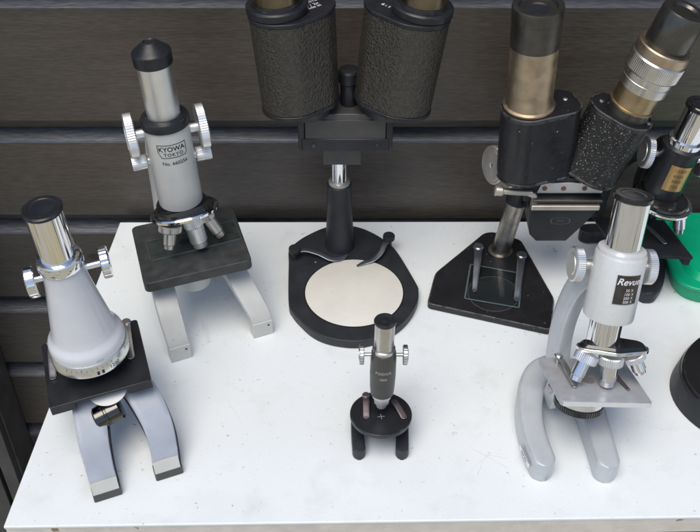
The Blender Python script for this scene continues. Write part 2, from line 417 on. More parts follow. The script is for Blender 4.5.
def wall_material():
    m = bpy.data.materials.new('weathered_dark_boards'); m.use_nodes = True
    nt = m.node_tree; N = nt.nodes; L = nt.links; b = N['Principled BSDF']
    tc = N.new('ShaderNodeTexCoord')
    def noise(scale, sc, det=8, dist=0.0):
        mp = N.new('ShaderNodeMapping'); mp.inputs['Scale'].default_value = sc
        n = N.new('ShaderNodeTexNoise'); n.inputs['Scale'].default_value = scale; n.inputs['Detail'].default_value = det
        n.inputs['Distortion'].default_value = dist
        L.new(tc.outputs['Object'], mp.inputs['Vector']); L.new(mp.outputs['Vector'], n.inputs['Vector'])
        return n
    grain = noise(1, (9, 60, 110), 7, 0.9)
    fine = noise(1, (75, 400, 560), 5, 0.2)
    blot = noise(1.6, (1, 1, 2.2), 5)
    dirt = noise(9, (.7, 1, 1), 8)
    r = N.new('ShaderNodeValToRGB')
    r.color_ramp.elements[0].position = .34; r.color_ramp.elements[1].position = .66
    r.color_ramp.elements[0].color = (.036, .036, .040, 1); r.color_ramp.elements[1].color = (.076, .060, .045, 1)
    L.new(blot.outputs['Fac'], r.inputs['Fac'])
    def band(src, lo, hi, c0, c1):
        q = N.new('ShaderNodeValToRGB'); q.color_ramp.elements[0].position = lo; q.color_ramp.elements[1].position = hi
        q.color_ramp.elements[0].color = (c0, c0, c0, 1); q.color_ramp.elements[1].color = (c1, c1, c1, 1)
        L.new(src.outputs['Fac'], q.inputs['Fac']); return q.outputs['Color']
    def mul(p, q):
        x = N.new('ShaderNodeMix'); x.data_type = 'RGBA'; x.blend_type = 'MULTIPLY'; x.inputs[0].default_value = 1
        L.new(p, x.inputs[6]); L.new(q, x.inputs[7]); return x
    mx = mul(mul(mul(r.outputs['Color'], band(grain, .35, .65, .86, 1.08)).outputs[2], band(fine, .36, .64, .78, 1.16)).outputs[2], band(dirt, .35, .7, .82, 1.14))
    # small knots and nail marks
    vo = N.new('ShaderNodeTexVoronoi'); vo.inputs['Scale'].default_value = 7.5
    mpv = N.new('ShaderNodeMapping'); mpv.inputs['Scale'].default_value = (.8, 1, 1.3); L.new(tc.outputs['Object'], mpv.inputs['Vector']); L.new(mpv.outputs['Vector'], vo.inputs['Vector'])
    kr = N.new('ShaderNodeValToRGB'); kr.color_ramp.elements[0].position = .035; kr.color_ramp.elements[1].position = .06
    kr.color_ramp.elements[0].color = (.25, .25, .25, 1); kr.color_ramp.elements[1].color = (1, 1, 1, 1)
    L.new(vo.outputs['Distance'], kr.inputs['Fac'])
    mk = N.new('ShaderNodeMix'); mk.data_type = 'RGBA'; mk.blend_type = 'MULTIPLY'; mk.inputs[0].default_value = 1
    L.new(mx.outputs[2], mk.inputs[6]); L.new(kr.outputs['Color'], mk.inputs[7])
    # sky light on the upward ledges, painted into the colour as blue grey
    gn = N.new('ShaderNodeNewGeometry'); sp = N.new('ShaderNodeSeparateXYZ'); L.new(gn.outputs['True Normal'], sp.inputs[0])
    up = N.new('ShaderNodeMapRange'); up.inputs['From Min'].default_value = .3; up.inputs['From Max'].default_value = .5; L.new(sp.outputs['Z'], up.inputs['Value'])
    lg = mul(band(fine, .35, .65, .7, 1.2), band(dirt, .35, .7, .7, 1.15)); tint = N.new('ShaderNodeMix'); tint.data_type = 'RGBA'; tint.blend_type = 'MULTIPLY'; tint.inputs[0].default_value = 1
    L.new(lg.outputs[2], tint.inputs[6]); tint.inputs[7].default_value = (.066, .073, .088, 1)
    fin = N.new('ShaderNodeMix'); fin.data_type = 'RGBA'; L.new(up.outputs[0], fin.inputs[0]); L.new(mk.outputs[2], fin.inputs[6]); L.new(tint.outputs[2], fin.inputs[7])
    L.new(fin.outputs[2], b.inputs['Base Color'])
    b.inputs['Roughness'].default_value = .40; b.inputs['Specular IOR Level'].default_value = .7
    bp = N.new('ShaderNodeBump'); bp.inputs['Strength'].default_value = .30; bp.inputs['Distance'].default_value = .001
    ad = N.new('ShaderNodeMath'); ad.operation = 'ADD'
    L.new(grain.outputs['Fac'], ad.inputs[0]); L.new(fine.outputs['Fac'], ad.inputs[1])
    L.new(ad.outputs[0], bp.inputs['Height']); L.new(bp.outputs['Normal'], b.inputs['Normal'])
    return m
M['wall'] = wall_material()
# board wall: each board's top edge is a sloping ledge set below a rebate
ledges = [85.0, 70.0, 55.0, 40.0, 24.47, 9.39, -2.76, -14.95, -26.2, -38.0, -50.0, -62.0]
prof = []
YF = 85.5
prof.append((YF, 96.0))
for z in ledges:
    prof += [(YF, z + 2.6), (YF + 1.6, z + 2.45), (YF + 1.6, z + .8), (YF + .1, z + .05), (YF, z - .12)]
prof.append((YF, -75.0))
b = bmn()
x0, x1 = -260, 260
back = YF + 6
A_ = [b.verts.new((x0, p[0], p[1])) for p in prof]; B_ = [b.verts.new((x1, p[0], p[1])) for p in prof]
for i in range(len(prof) - 1): b.faces.new((A_[i], B_[i], B_[i + 1], A_[i + 1]))
ca = [b.verts.new((x0, back, 96.)), b.verts.new((x0, back, -75.))]; cb = [b.verts.new((x1, back, 96.)), b.verts.new((x1, back, -75.))]
b.faces.new((ca[0], cb[0], B_[0], A_[0])); b.faces.new((ca[0], ca[1], cb[1], cb[0])); b.faces.new((A_[-1], B_[-1], cb[1], ca[1]))
b.faces.new(A_ + ca[::-1]); b.faces.new(B_[::-1] + cb)
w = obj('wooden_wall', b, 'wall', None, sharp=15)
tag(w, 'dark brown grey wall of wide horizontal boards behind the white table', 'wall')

M['post'] = mat('dark_grey_timber', (.055, .055, .058), .55, var=.3, vscale=30, bump=.3, bscale=60, aniso=(6, 6, .4))
b = bmn(); box(b, (9, 5.2, 165), Matrix.Translation((-47.4, 82.7, 7.5)))
pr_ = thing('wooden_post', 'dark grey timber post standing against the wall left of the table', 'post', (-48, 82.6, -75))
obj('upright', b, 'post', pr_, bevel=.15)
b = bmn(); box(b, (1.7, 1.2, 165), Matrix.Translation((-43.95, 79.45, 7.5))); obj('cover_strip', b, 'post', pr_, bevel=.1)
b = bmn(); box(b, (6.3, 1.2, 165), Matrix.Translation((-48.5, 79.45, 7.5))); obj('cover_strip', b, 'post', pr_, bevel=.1)

# ---------------------------------------------------------------- table
def table_material():
    m = bpy.data.materials.new('white_painted_board'); m.use_nodes = True
    nt = m.node_tree; N = nt.nodes; L = nt.links; b = N['Principled BSDF']
    tc = N.new('ShaderNodeTexCoord')
    def noise(scale, det=6, dist=0):
        n = N.new('ShaderNodeTexNoise'); n.inputs['Scale'].default_value = scale; n.inputs['Detail'].default_value = det; n.inputs['Distortion'].default_value = dist
        L.new(tc.outputs['Object'], n.inputs['Vector']); return n
    def ramp(src, p0, p1, c0, c1):
        r = N.new('ShaderNodeValToRGB'); r.color_ramp.elements[0].position = p0; r.color_ramp.elements[1].position = p1
        r.color_ramp.elements[0].color = (*c0, 1); r.color_ramp.elements[1].color = (*c1, 1); L.new(src, r.inputs['Fac']); return r.outputs['Color']
    def mul(a, c):
        x = N.new('ShaderNodeMix'); x.data_type = 'RGBA'; x.blend_type = 'MULTIPLY'; x.inputs[0].default_value = 1
        L.new(a, x.inputs[6]); L.new(c, x.inputs[7]); return x.outputs[2]
    base = ramp(noise(7).outputs['Fac'], .3, .7, (.76, .80, .80), (.81, .845, .848))
    grime = ramp(noise(34, 8, .4).outputs['Fac'], .55, .78, (1, 1, 1), (.92, .915, .90))
    speck = ramp(noise(230, 3).outputs['Fac'], .70, .735, (1, 1, 1), (.74, .72, .70))
    pink = ramp(noise(13, 9, 1.8).outputs['Fac'], .70, .76, (1, 1, 1), (.95, .88, .87))
    dust = ramp(noise(620, 2).outputs['Fac'], .68, .73, (1, 1, 1), (.80, .79, .77))
    smear = ramp(noise(5, 10, 2.2).outputs['Fac'], .56, .70, (1, 1, 1), (.95, .955, .95))
    chip = ramp(noise(85, 2, .3).outputs['Fac'], .755, .77, (1, 1, 1), (.62, .56, .49))
    c = mul(mul(mul(mul(mul(mul(base, grime), speck), pink), dust), smear), chip)
    L.new(c, b.inputs['Base Color'])
    b.inputs['Roughness'].default_value = .42
    bp = N.new('ShaderNodeBump'); bp.inputs['Strength'].default_value = .12; bp.inputs['Distance'].default_value = .001
    L.new(noise(420, 4).outputs['Fac'], bp.inputs['Height']); L.new(bp.outputs['Normal'], b.inputs['Normal'])
    return m
M['table'] = table_material()
M['raw_edge'] = mat('bare_board_edge', (.70, .65, .57), .6, var=.10, vscale=60, flecks=((.30, .22, .15), 70, .66), bump=.3, bscale=200)
tb = thing('white_table', 'white painted board table carrying all the microscopes', 'table', (10, 64, -75))
top = [(-27.5, 45.65), (80, 47.5), (80, 84.3), (-24.84, 84.03)]
b = bmn(); prism(b, top, -.35, 0); obj('tabletop', b, 'table', tb, bevel=.12)
b = bmn(); prism(b, [(-27.42, 45.72), (79.9, 47.57), (79.9, 84.2), (-24.76, 83.95)], -2.2, -.352); obj('board_edge', b, 'raw_edge', tb, bevel=.08)
for x, y in ((-20, 50), (74, 52), (-19, 79), (74, 79)):
    b = bmn(); box(b, (4, 4, 72.8), Matrix.Translation((x, y, -38.6))); obj('leg', b, 'post', tb, bevel=.2)

# a few old pencil scratches in the paint
M['scratch'] = mat('pink_scratch', (.70, .62, .61), .6, var=.2)
for p, q, wd in (((10.2, 53.6), (13.2, 51.4), .035), ((10.0, 51.2), (12.0, 53.0), .03), ((11.4, 52.8), (13.4, 52.4), .03), ((11.2, 52.2), (10.6, 50.6), .03),
                 ((-11.6, 60.0), (-9.4, 56.2), .025), ((-10.2, 58.4), (-8.6, 58.8), .02), ((-4.6, 61.0), (-2.8, 60.2), .02)):
    b = bmn(); p, q = Vector((*p, .004)), Vector((*q, .004)); n = 8
    d = (q - p).normalized(); nn = Vector((-d.y, d.x, 0))
    L_ = [p + (q - p) * (i / n) + nn * random.uniform(-.05, .05) for i in range(n + 1)]
    for i in range(n):
        b.faces.new([b.verts.new(v) for v in (L_[i] - nn * wd / 2, L_[i + 1] - nn * wd / 2, L_[i + 1] + nn * wd / 2, L_[i] + nn * wd / 2)])
    bmesh.ops.remove_doubles(b, verts=b.verts[:], dist=.003); obj('scratch', b, 'scratch', tb)


# ================================================================ A: pale cone microscope, front left
A = thing('microscope', 'toy microscope with pale lilac cone body and blue grey arched feet', 'microscope', (-21.19, 56.94, 0), 'microscopes on the white table')
Ab = frame((-21.19, 56.94, 0), 22)
Ag = frame((-21.19, 56.94, 6.99), 18.13, -.4, -3.65)
feet = []
for sx, path in ((-1, [(-.6, 3.0, 5.6, 1.25, .28), (-1.0, 0.4, 5.7, 1.25, .28), (-1.45, -3.2, 5.0, 1.3, .28), (-1.75, -5.4, 3.6, 1.2, .28), (-1.82, -6.9, 2.0, 1.1, .28), (-1.8, -7.8, 1.15, 1.08, .28)]),
                 (1, [(1.2, 3.0, 5.6, 1.25, .28), (1.9, 0.4, 5.7, 1.25, .28), (3.0, -3.2, 5.0, 1.3, .28), (3.5, -5.4, 3.6, 1.2, .28), (3.48, -6.9, 2.0, 1.1, .28), (3.35, -7.6, 1.15, 1.08, .28)])):
    b = bmn(); sweep(b, path, Ab, side=(1, 0, 0), power=10, seg=32); lg = obj('leg', b, 'blue_grey', A, sharp=40)
    # dark inner channel beneath the enamel shell, reaching the foot
    low = [(p[0] + .10, p[1] + .1, p[2] - .45 - (.4 if i < 4 else 0), p[3] * 1.05, .28) for i, p in enumerate(path)]
    b = bmn(); sweep(b, low, Ab, side=(1, 0, 0), power=10, seg=24); obj('rubber_lining', b, 'black_matte', lg, sharp=40)
    x, y, z = path[-1][:3]
    b = bmn(); prism(b, rrect(2.3, 1.15, .12), 0, .85, at(Ab, x + .05, y - .22, 0)); obj('rubber_foot', b, 'grey_dark', lg, bevel=.06)
    b = bmn(); box(b, (2.12, .25, 1.15), at(Ab, x, y - .40, 1.18) @ Matrix.Rotation(R(-28), 4, 'X')); obj('foot_face', b, 'ivory', lg, bevel=.04)
# heel and arm
b = bmn(); sweep(b, [(.55, 4.6, .3, 1.5, .7), (.55, 4.4, 3.0, 1.5, .75), (.5, 3.6, 6.0, 1.35, .8), (.4, 4.4, 9.5, 1.1, .8), (.3, 4.1, 13.0, 1.0, .75), (.1, 2.2, 15.8, .9, .6), (0, .9, 16.6, .8, .5)], Ab, side=(1, 0, 0), power=5)
arm = obj('arm', b, 'blue_grey', A)
b = bmn(); prism(b, rrect(8.25, 7.5, .25), -.28, 0, Ag)
for sx in (-1, 1):
    box(b, (2.0, 7.4, .75), at(Ag, sx * 3.12, 0, -.6))
st = obj('stage', b, 'black', A, bevel=.08)
clip(A, Ag, (3.2, 3.2), (2.95, -.9), .32, .3, 'satin', z=.02, rise=.35)
clip(A, Ag, (-3.2, 3.2), (-3.5, -.8), .32, .3, 'satin', z=.02, rise=.35)
b = bmn(); lathe(b, [(1.58, 10.95), (1.66, 9.6), (2.02, 7.3), (2.44, 4.7), (2.58, 4.05), (2.70, 3.78), (2.90, 3.58), (3.04, 3.35), (3.08, 3.1), (3.08, 2.6), (0, 2.6)], Ag, 96)
cone = obj('cone_body', b, 'pearl', A)
b = bmn(); lathe(b, [(3.0, 2.7), (3.12, 2.68), (3.2, 2.55), (3.2, 1.5), (3.05, 1.35), (0, 1.35)], Ag, 96); rg = obj('turret_ring', b, 'ring', A)
b = bmn()
for a in range(0, 10): wrapped_patch(b, 3.205, -2.2 + a * .42, -2.2 + a * .42 + .03, 2.2, 2.34 if a % 3 else 2.5, .01, Ag, 2)
obj('scale_marks', b, 'ink', cone)
b = bmn(); wrapped_patch(b, 3.205, .22, .42, 1.62, 2.0, .01, Ag, 3); wrapped_patch(b, 3.205, .62, .82, 1.62, 2.0, .01, Ag, 3); obj('index_mark', b, 'ink', rg)
lettering('1200', .48, at(Ag, 0, 0, 1.9) @ Matrix.Rotation(R(32), 4, 'Z'), 'ink', rg, wrap=3.215)
lettering('300X', .32, at(Ag, 0, 0, 2.9) @ Matrix.Rotation(R(14), 4, 'Z'), 'ink_grey', cone, wrap=3.09)
for x, y, l in ((.85, -1.6, .75), (-1.6, .9, .75), (1.5, 1.3, .6)):
    b = bmn(); lathe(b, [(.38, 1.46), (.36, 1.46 - l * .6), (.26, 1.46 - l * .75), (.22, 1.46 - l), (0, 1.46 - l)], at(Ag, x, y, 0), 32); obj('objective', b, 'alu', A)
b = bmn(); lathe(b, [(1.60, 10.9), (1.73, 10.95), (1.75, 11.0), (1.75, 11.75), (1.66, 11.9), (1.52, 11.95)], Ag); obj('collar', b, 'chrome', A)
eyepiece(A, Ag, 1.38, 11.9, 16.5, 'chrome', 'black', .35, .62)
knob(A, Ag, -2.5, .3, 9.9, 1.4, .75, 'chrome', -1, 1.0, .27, 26)
knob(A, Ag, 3.15, .3, 9.9, 1.3, .7, 'chrome', 1, 1.4, .27, 26)
# mirror barrel under the stage
mb = along(Ag @ Vector((-.45, -3.8, -2.5)), Ag @ Vector((.95, -3.7, -2.2)))
b = bmn(); lathe(b, [(0, -.6), (.85, -.6), (1.0, -.45), (1.0, .3), (.95, .36), (.95, .5), (1.0, .56), (1.0, 1.55), (.85, 1.7), (0, 1.7)], mb); mo = obj('mirror_barrel', b, 'black_chrome', A)
b = bmn(); lathe(b, [(0, -.55), (.9, -.5), (1.55, -.12), (1.6, .0), (0, .0)], at(Ag, .5, -2.6, -.8) @ Matrix.Rotation(R(10), 4, 'X')); obj('mirror_cup', b, 'white_paper', mo)

# ================================================================ B: off white microscope with black stage, back left
B = thing('microscope', 'off white student microscope with square black stage and black capped eyepiece', 'microscope', (-14.89, 71.06, 0), 'microscopes on the white table')
Bb = frame((-14.89, 71.06, 0), 23)
Bg = frame((-14.89, 71.06, 7.99), 16.75, -2.98, -2.58)
for path in ([(-2.0, 4.2, 6.0, 1.1, .6), (-2.8, 1.2, 6.2, 1.1, .6), (-3.45, -1.8, 5.7, 1.08, .55), (-3.65, -4.4, 4.2, 1.04, .5), (-3.6, -5.7, 2.5, 1.0, .5), (-3.52, -5.95, 1.5, 1.0, .5)],
             [(1.2, 4.2, 6.0, 1.1, .6), (2.0, 1.2, 6.2, 1.1, .6), (3.05, -1.8, 5.7, 1.08, .55), (3.75, -4.4, 4.2, 1.04, .5), (4.35, -5.7, 2.5, 1.0, .5), (4.5, -5.95, 1.5, 1.0, .5)]):
    b = bmn(); sweep(b, path, Bb, side=(1, 0, 0), power=12, seg=32); lg = obj('leg', b, 'ivory', B, sharp=40)
    x, y, z = path[-1][:3]
    b = bmn(); box(b, (1.98, 1.1, 1.75), at(Bb, x, y - .02, .875)); obj('foot', b, 'ivory', lg, bevel=.06)
    b = bmn(); lathe(b, [(.09, 0), (.08, .06), (0, .07)], at(Bb, x + .55, y - .57, 1.3) @ Matrix.Rotation(R(90), 4, 'X'), 12); obj('rivet', b, 'ink', lg)
b = bmn(); sweep(b, [(-.4, 4.8, .2, 1.9, .9), (-.4, 4.8, 3, 1.9, .9), (-.4, 4.6, 6.5, 1.7, .9), (-.5, 5.4, 10, 1.3, .9), (-.6, 5.2, 14.5, 1.2, .9), (-.7, 3.6, 18, 1.1, .9), (-.8, 1.6, 19.4, 1.0, .9)], Bb, side=(1, 0, 0), power=6)
obj('arm', b, 'ivory', B)
b = bmn(); lathe(b, [(0, 3.9), (1.1, 3.9), (1.6, 4.25), (1.85, 5.3), (1.9, 6.6), (0, 6.6)], at(Bb, -.3, -1.0, 0)); obj('condenser_housing', b, 'ivory', B)
b = bmn(); prism(b, rrect(9.85, 9.1, .55), -1.05, 0, Bg); obj('stage', b, 'black_stage', B, bevel=.12)
b = bmn(); lathe(b, [(0, .0), (.55, .0), (.6, .03), (.75, .03), (.75, -.02)], at(Bg, -.3, .35, .0)); obj('stage_aperture', b, 'black', B)
lathe_prof = [(1.55, 4.95), (1.93, 5.0), (1.95, 5.06), (1.95, 12.9), (1.7, 13.0)]
b = bmn(); lathe(b, lathe_prof, Bg, 80); bd = obj('body_tube', b, 'ivory', B)
b = bmn(); lathe(b, [(1.9, 12.92), (2.08, 12.98), (2.08, 13.5), (1.98, 13.72), (1.55, 13.85), (1.5, 13.7)], Bg); obj('collar', b, 'black', B)
b = bmn(); lathe(b, [(1.42, 13.6), (1.42, 18.75), (1.2, 18.75)], Bg); ey = obj('eyepiece', b, 'alu', B)
b = bmn(); lathe(b, [(1.42, 18.6), (1.6, 18.62), (1.62, 18.7), (1.62, 19.62), (1.58, 19.7), (.62, 20.5), (.5, 20.54), (.42, 20.44), (0, 20.4)], Bg); obj('eyecup', b, 'black', ey, sharp=20)
# nosepiece
Tm = at(Bg, .1, -.3, 3.85) @ Matrix.Rotation(R(-17), 4, 'X') @ Matrix.Rotation(R(-2), 4, 'Y')
b = bmn(); lathe(b, [(1.5, 5.0), (2.0, 4.85), (2.3, 4.6), (2.35, 4.35), (1.8, 4.2)], at(Bg, 0, 0, 0)); lathe(b, [(2.2, .62), (2.75, .5), (2.8, .25), (2.5, .15)], Tm); ns = obj('nosepiece', b, 'black_gloss', B)
b = bmn(); lathe(b, [(2.6, .28), (3.05, .25), (3.15, .12), (3.1, -.12), (2.85, -.25), (0, -.45)], Tm); obj('turret', b, 'chrome', ns)
objective(B, Bg, (-1.45, -1.5, 3.6), (-2.0, -2.1, 1.5), .62, 'satin', 'satin', 1.7)
objective(B, Bg, (.5, -1.2, 3.7), (.85, -1.65, .7), .82, 'alu', 'alu', 1.15)
objective(B, Bg, (1.7, -.7, 3.7), (2.8, -1.15, 1.0), .64, 'satin', 'satin', 1.1)
for sx, z in ((-1, 12.1), (1, 11.7)):
    knob(B, Bg, sx * 3.05, .5, z, 1.95, .85, 'alu', sx, 1.2, .42, 60)
for sx, z in ((-1, 8.9), (1, 8.55)):
    f = axis_x(Bg, sx * 1.75, 1.2, z, sx)
    b = bmn(); gear(b, .68, .35, 1.75, f, 26, .03); lathe(b, [(.4, -.4), (.4, .4)], f, 24); obj('fine_focus_knob', b, 'alu', B, bevel=.03, seg=2)
# maker's mark
nm = lettering('KYOWA', .62, at(Bg, 0, 0, 11.45) @ Matrix.Rotation(R(-1), 4, 'Z'), 'ink', bd, wrap=1.965, bold=.012)
lettering('TOKYO', .44, at(Bg, 0, 0, 10.92) @ Matrix.Rotation(R(2), 4, 'Z'), 'ink', bd, wrap=1.965, spacing=1.2, bold=.008)
lettering('No. 660256', .47, at(Bg, 0, 0, 10.05) @ Matrix.Rotation(R(2), 4, 'Z'), 'ink', bd, wrap=1.965, bold=.006)
b = bmn()
for x0_, x1_, z0_, z1_ in ((-1.3, 1.3, 11.84, 11.90), (-1.0, 1.15, 10.60, 10.66), (-1.3, -1.24, 11.15, 11.88), (1.24, 1.3, 10.85, 11.88)):
    wrapped_patch(b, 1.955, x0_, x1_, z0_, z1_, .01, Bg, 14)
def line_on(b, r, p, q, wd, m):
    n = 6
    dx, dz = q[0] - p[0], q[1] - p[1]; l = math.hypot(dx, dz); nx, nz = -dz / l * wd / 2, dx / l * wd / 2
    for i in range(n):
        a, c = i / n, (i + 1) / n; vs = []
        for t, sg in ((a, -1), (c, -1), (c, 1), (a, 1)):
            x = p[0] + dx * t + nx * sg; z = p[1] + dz * t + nz * sg
            vs.append(b.verts.new(m @ Vector((r * math.sin(x / r), -r * math.cos(x / r), z))))
        b.faces.new(vs)
line_on(b, 1.966, (-1.27, 11.17), (-1.0, 10.64), .06, Bg); line_on(b, 1.966, (1.27, 10.87), (1.13, 10.64), .06, Bg)
obj('emblem_frame', b, 'ink', bd)
# slide on B's stage
sl = bmn(); prism(sl, rrect(8.45, 2.95, .05), .02, .13, at(Bg, .38, .15, 0) @ Matrix.Rotation(R(2), 4, 'Z'))
p = Bg @ Vector((.38, .15, 0))
s_ = thing('glass_slide', 'clear glass slide lying on the square black stage of the off white microscope', 'glass slide', p)
obj('pane', sl, 'glass', s_)
b = bmn(); f = at(Bg, .38, .15, 0) @ Matrix.Rotation(R(2), 4, 'Z')
for x, y, sx, sy in ((0, 1.49, 8.5, .03), (0, -1.49, 8.5, .03), (4.235, 0, .03, 2.94), (-4.235, 0, .03, 2.94)): box(b, (sx, sy, .12), at(f, x, y, .08))
obj('ground_edge', b, 'glass_edge', s_)

# ================================================================ C: large black stereo microscope
C = thing('stereo_microscope', 'big black binocular stereo microscope with a round cream stage disc in the middle', 'microscope', (-.5, 74, 0), 'microscopes on the white table')
outline = [(-6.25, 76.9), (-6.0, 70.81), (-5.55, 69.2), (-4.61, 67.75), (-3.6, 66.55), (-2.4, 65.75), (-.8, 65.25), (.9, 65.15), (2.4, 65.6), (3.9, 66.55), (5.1, 67.75), (6.0, 69.2), (6.6, 70.81), (6.75, 72.2), (6.55, 73.3), (4.9, 77.9), (3.9, 79.5), (2.65, 80.85), (1.0, 81.95), (-.67, 82.3), (-2.62, 81.95), (-4.52, 80.63), (-5.6, 79.5), (-6.3, 78.3)]
b = bmn(); prism(b, [(p.x, p.y) for p in cat([(q[0], q[1], 0) for q in outline + outline[:1]], 4)[:-1]], 0, 1.0); base = obj('base', b, 'black_matte', C, bevel=.14, sharp=32)
b = bmn(); lathe(b, [(4.8, .9), (4.8, 1.06), (4.72, 1.1), (0, 1.1)], at(I4, .40, 71.85, 0), 96); obj('stage_disc', b, 'disc', C)
b = bmn(); lathe(b, [(4.92, .9), (4.92, 1.02), (4.82, 1.02)], at(I4, .40, 71.85, 0), 96); obj('disc_rim', b, 'black_gloss', C)
b = bmn(); lathe(b, [(.11, 1), (.11, 1.03), (0, 1.04)], at(I4, -3.5, 76.3, 0), 16); obj('pin', b, 'steel_worn', C)
for p0, pts in (((-5.6, 77.0), [(-5.6, 77.0, 1.75, .29, .05), (-4.6, 77.3, 1.8, .29, .05), (-3.2, 77.0, 1.6, .29, .05), (-1.9, 76.4, 1.35, .29, .05), (-.9, 76.6, 1.22, .3, .05), (-.3, 77.2, 1.22, .12, .05)]),
                ((4.0, 79.0), [(4.0, 79.0, 1.75, .29, .05), (3.55, 78.2, 1.8, .29, .05), (3.2, 77.2, 1.65, .29, .05), (2.5, 76.4, 1.4, .29, .05), (1.5, 76.0, 1.22, .29, .05), (.7, 75.5, 1.2, .1, .05)])):
    b = bmn(); sweep(b, pts, I4, power=6, seg=16, n=5); cl = obj('stage_clip', b, 'clip_grey', C, sharp=50)
    b = bmn(); lathe(b, [(.32, .9), (.32, 1.7)], at(I4, p0[0], p0[1], 0), 24); gear(b, .62, 1.8, 2.35, at(I4, p0[0], p0[1], 0), 22, .03); obj('thumbscrew', b, 'black_matte', cl)
PX, PY = -1.05, 79.0
pf = at(I4, PX, PY, 0)
b = bmn(); lathe(b, [(1.55, .95), (1.5, 1.2), (1.34, 4), (1.2, 8.4), (1.2, 8.9), (1.1, 9.0), (.95, 9.1), (.8, 9.1)], pf); obj('post_sleeve', b, 'black_matte', C)
b = bmn(); lathe(b, [(1.02, 8.98), (1.06, 9.05), (1.06, 9.25), (.8, 9.35)], pf); obj('sleeve_ring', b, 'steel_worn', C)
b = bmn(); lathe(b, [(.78, 8.5), (.78, 14.5)], pf); obj('chrome_post', b, 'chrome', C)
# bracket
b = bmn(); box(b, (3.6, 3.0, 2.6), at(I4, -.75, 78.7, 13.75)); obj('post_clamp', b, 'grey_dark', C, bevel=.08)
bx, by = -.42, 77.0
b = bmn(); box(b, (8.0, 2.8, 1.35), at(I4, bx, by + .05, 15.75)); lo = obj('bracket_lower', b, 'black', C, bevel=.12)
b = bmn(); box(b, (7.3, 2.6, 2.0), at(I4, bx, by + .05, 17.4)); obj('bracket_block', b, 'grey_dark', C, bevel=.05)
b = bmn(); box(b, (7.6, 3.6, .55), at(I4, bx, by + .65, 18.6), (1, .9)); obj('bracket_cap', b, 'grey_dark', C, bevel=.08)
for sx in (-1, 1):
    b = bmn(); prism(b, rcorner([(-1.35, -2.0), (1.3, -2.0), (1.3, 2.1), (-.7, 2.1), (-1.35, 1.4)], .3), -.3, .3, Matrix.Translation((bx + sx * 4.0, by + .1, 17.1)) @ Matrix(((0, 0, 1, 0), (1, 0, 0, 0), (0, 1, 0, 0), (0, 0, 0, 1))))
    obj('bracket_cheek', b, 'black', C, bevel=.08)
    f = at(I4, bx + sx * 2.9, by - 1.36, 15.7) @ Matrix.Rotation(R(90), 4, 'X')
    b = bmn(); lathe(b, [(.2, -.02), (.2, .04), (.16, .07), (.09, .07), (.07, .03), (0, .03)], f, 24); obj('screw', b, 'gunmetal', lo)
# prism bodies
def prism_body(root, m, circles, h, skin, capm, rim=.35, top_rim=True, grow=1.0):
    o = hull(circles)
    bo = o; to = offset_scale(o, grow)
    b = bmn(); prism(b, bo, rim, h - rim, m, to); pb = obj('prism_body', b, skin, root, bevel=.1)
    up = [(c[0], c[1], c[2] + .06) for c in circles]
    b = bmn(); prism(b, offset_scale(hull(up), 1), 0, rim, m, offset_scale(hull(up), 1)); obj('bottom_rim', b, capm, pb, bevel=.1)
    b = bmn(); prism(b, offset_scale(hull(up), grow), h - rim, h, m); obj('top_plate', b, capm, pb, bevel=.1)
    return pb
for sx in (-1, 1):
    # local frame: x outwards, tube axis at x = 0
    tilt = 3.2 if sx < 0 else 6.6
    m = Matrix.Translation((-4.45 if sx < 0 else 3.85, 76.2, 19.75)) @ Matrix.Rotation(R(tilt * sx), 4, 'Y') @ Matrix.Rotation(R(-1.5), 4, 'X')
    circ = [(sx * .85, -.35, 2.45), (-sx * 2.15, .75, 1.35), (-sx * 1.9, .0, 1.4), (sx * .2, -.9, 1.9)]
    pb = prism_body(C, m, circ, 9.2, 'leather', 'black', .38, grow=1.06)
    # tube ring and eyepiece on the outer side
    e = at(m, sx * 1.05, -.2, 9.2)
    b = bmn(); lathe(b, [(2.55, 0), (2.62, .08), (2.62, .62), (2.5, .75), (2.15, .78), (2.1, 1.0)], e, 80); obj('tube_ring', b, 'black', pb)
    b = bmn(); lathe(b, [(1.98, .7), (1.98, 3.2)], e, 64); ep = obj('eyepiece', b, 'brass_dark', C)
    b = bmn(); lathe(b, [(2.0, 3.2), (2.15, 3.25), (2.15, 5.2), (2.0, 5.4), (1.2, 5.4), (1.1, 5.2), (0, 5.2)], e, 64); obj('eyecup', b, 'black', ep)
    # neck joining body and bracket
    b = bmn(); lathe(b, [(2.1, -1.0), (2.2, -.6), (2.35, -.3), (2.3, .1)], at(m, -sx * .6, .6, 0)); obj('objective_mount', b, 'black', pb)
    if sx < 0:
        for k, (t, x, y) in enumerate((('No. 20184', -.9, .45), ('1x / 2x', -.2, -.1), ('Made in', .25, -.55))):
            fm = at(m, 1.75 + x * .35, .55 + y, 9.215) @ Matrix.Rotation(R(32), 4, 'Z') @ Matrix.Rotation(R(-90), 4, 'X')
            lettering(t, .52, fm, 'ink_white', pb, bold=.01)
    else:
        fm = at(m, -1.9, .2, 9.215) @ Matrix.Rotation(R(-35), 4, 'Z') @ Matrix.Rotation(R(-90), 4, 'X')
        lettering('6 : 1', .5, fm, 'ink_white', pb, bold=.02)
b = bmn(); lathe(b, [(.8, 18.7), (.8, 21.0), (.95, 21.2), (.95, 22.2), (.8, 22.4), (.3, 22.5), (0, 22.5)], at(I4, -.1, 77.9, 0)); obj('hinge_pin', b, 'black', C)

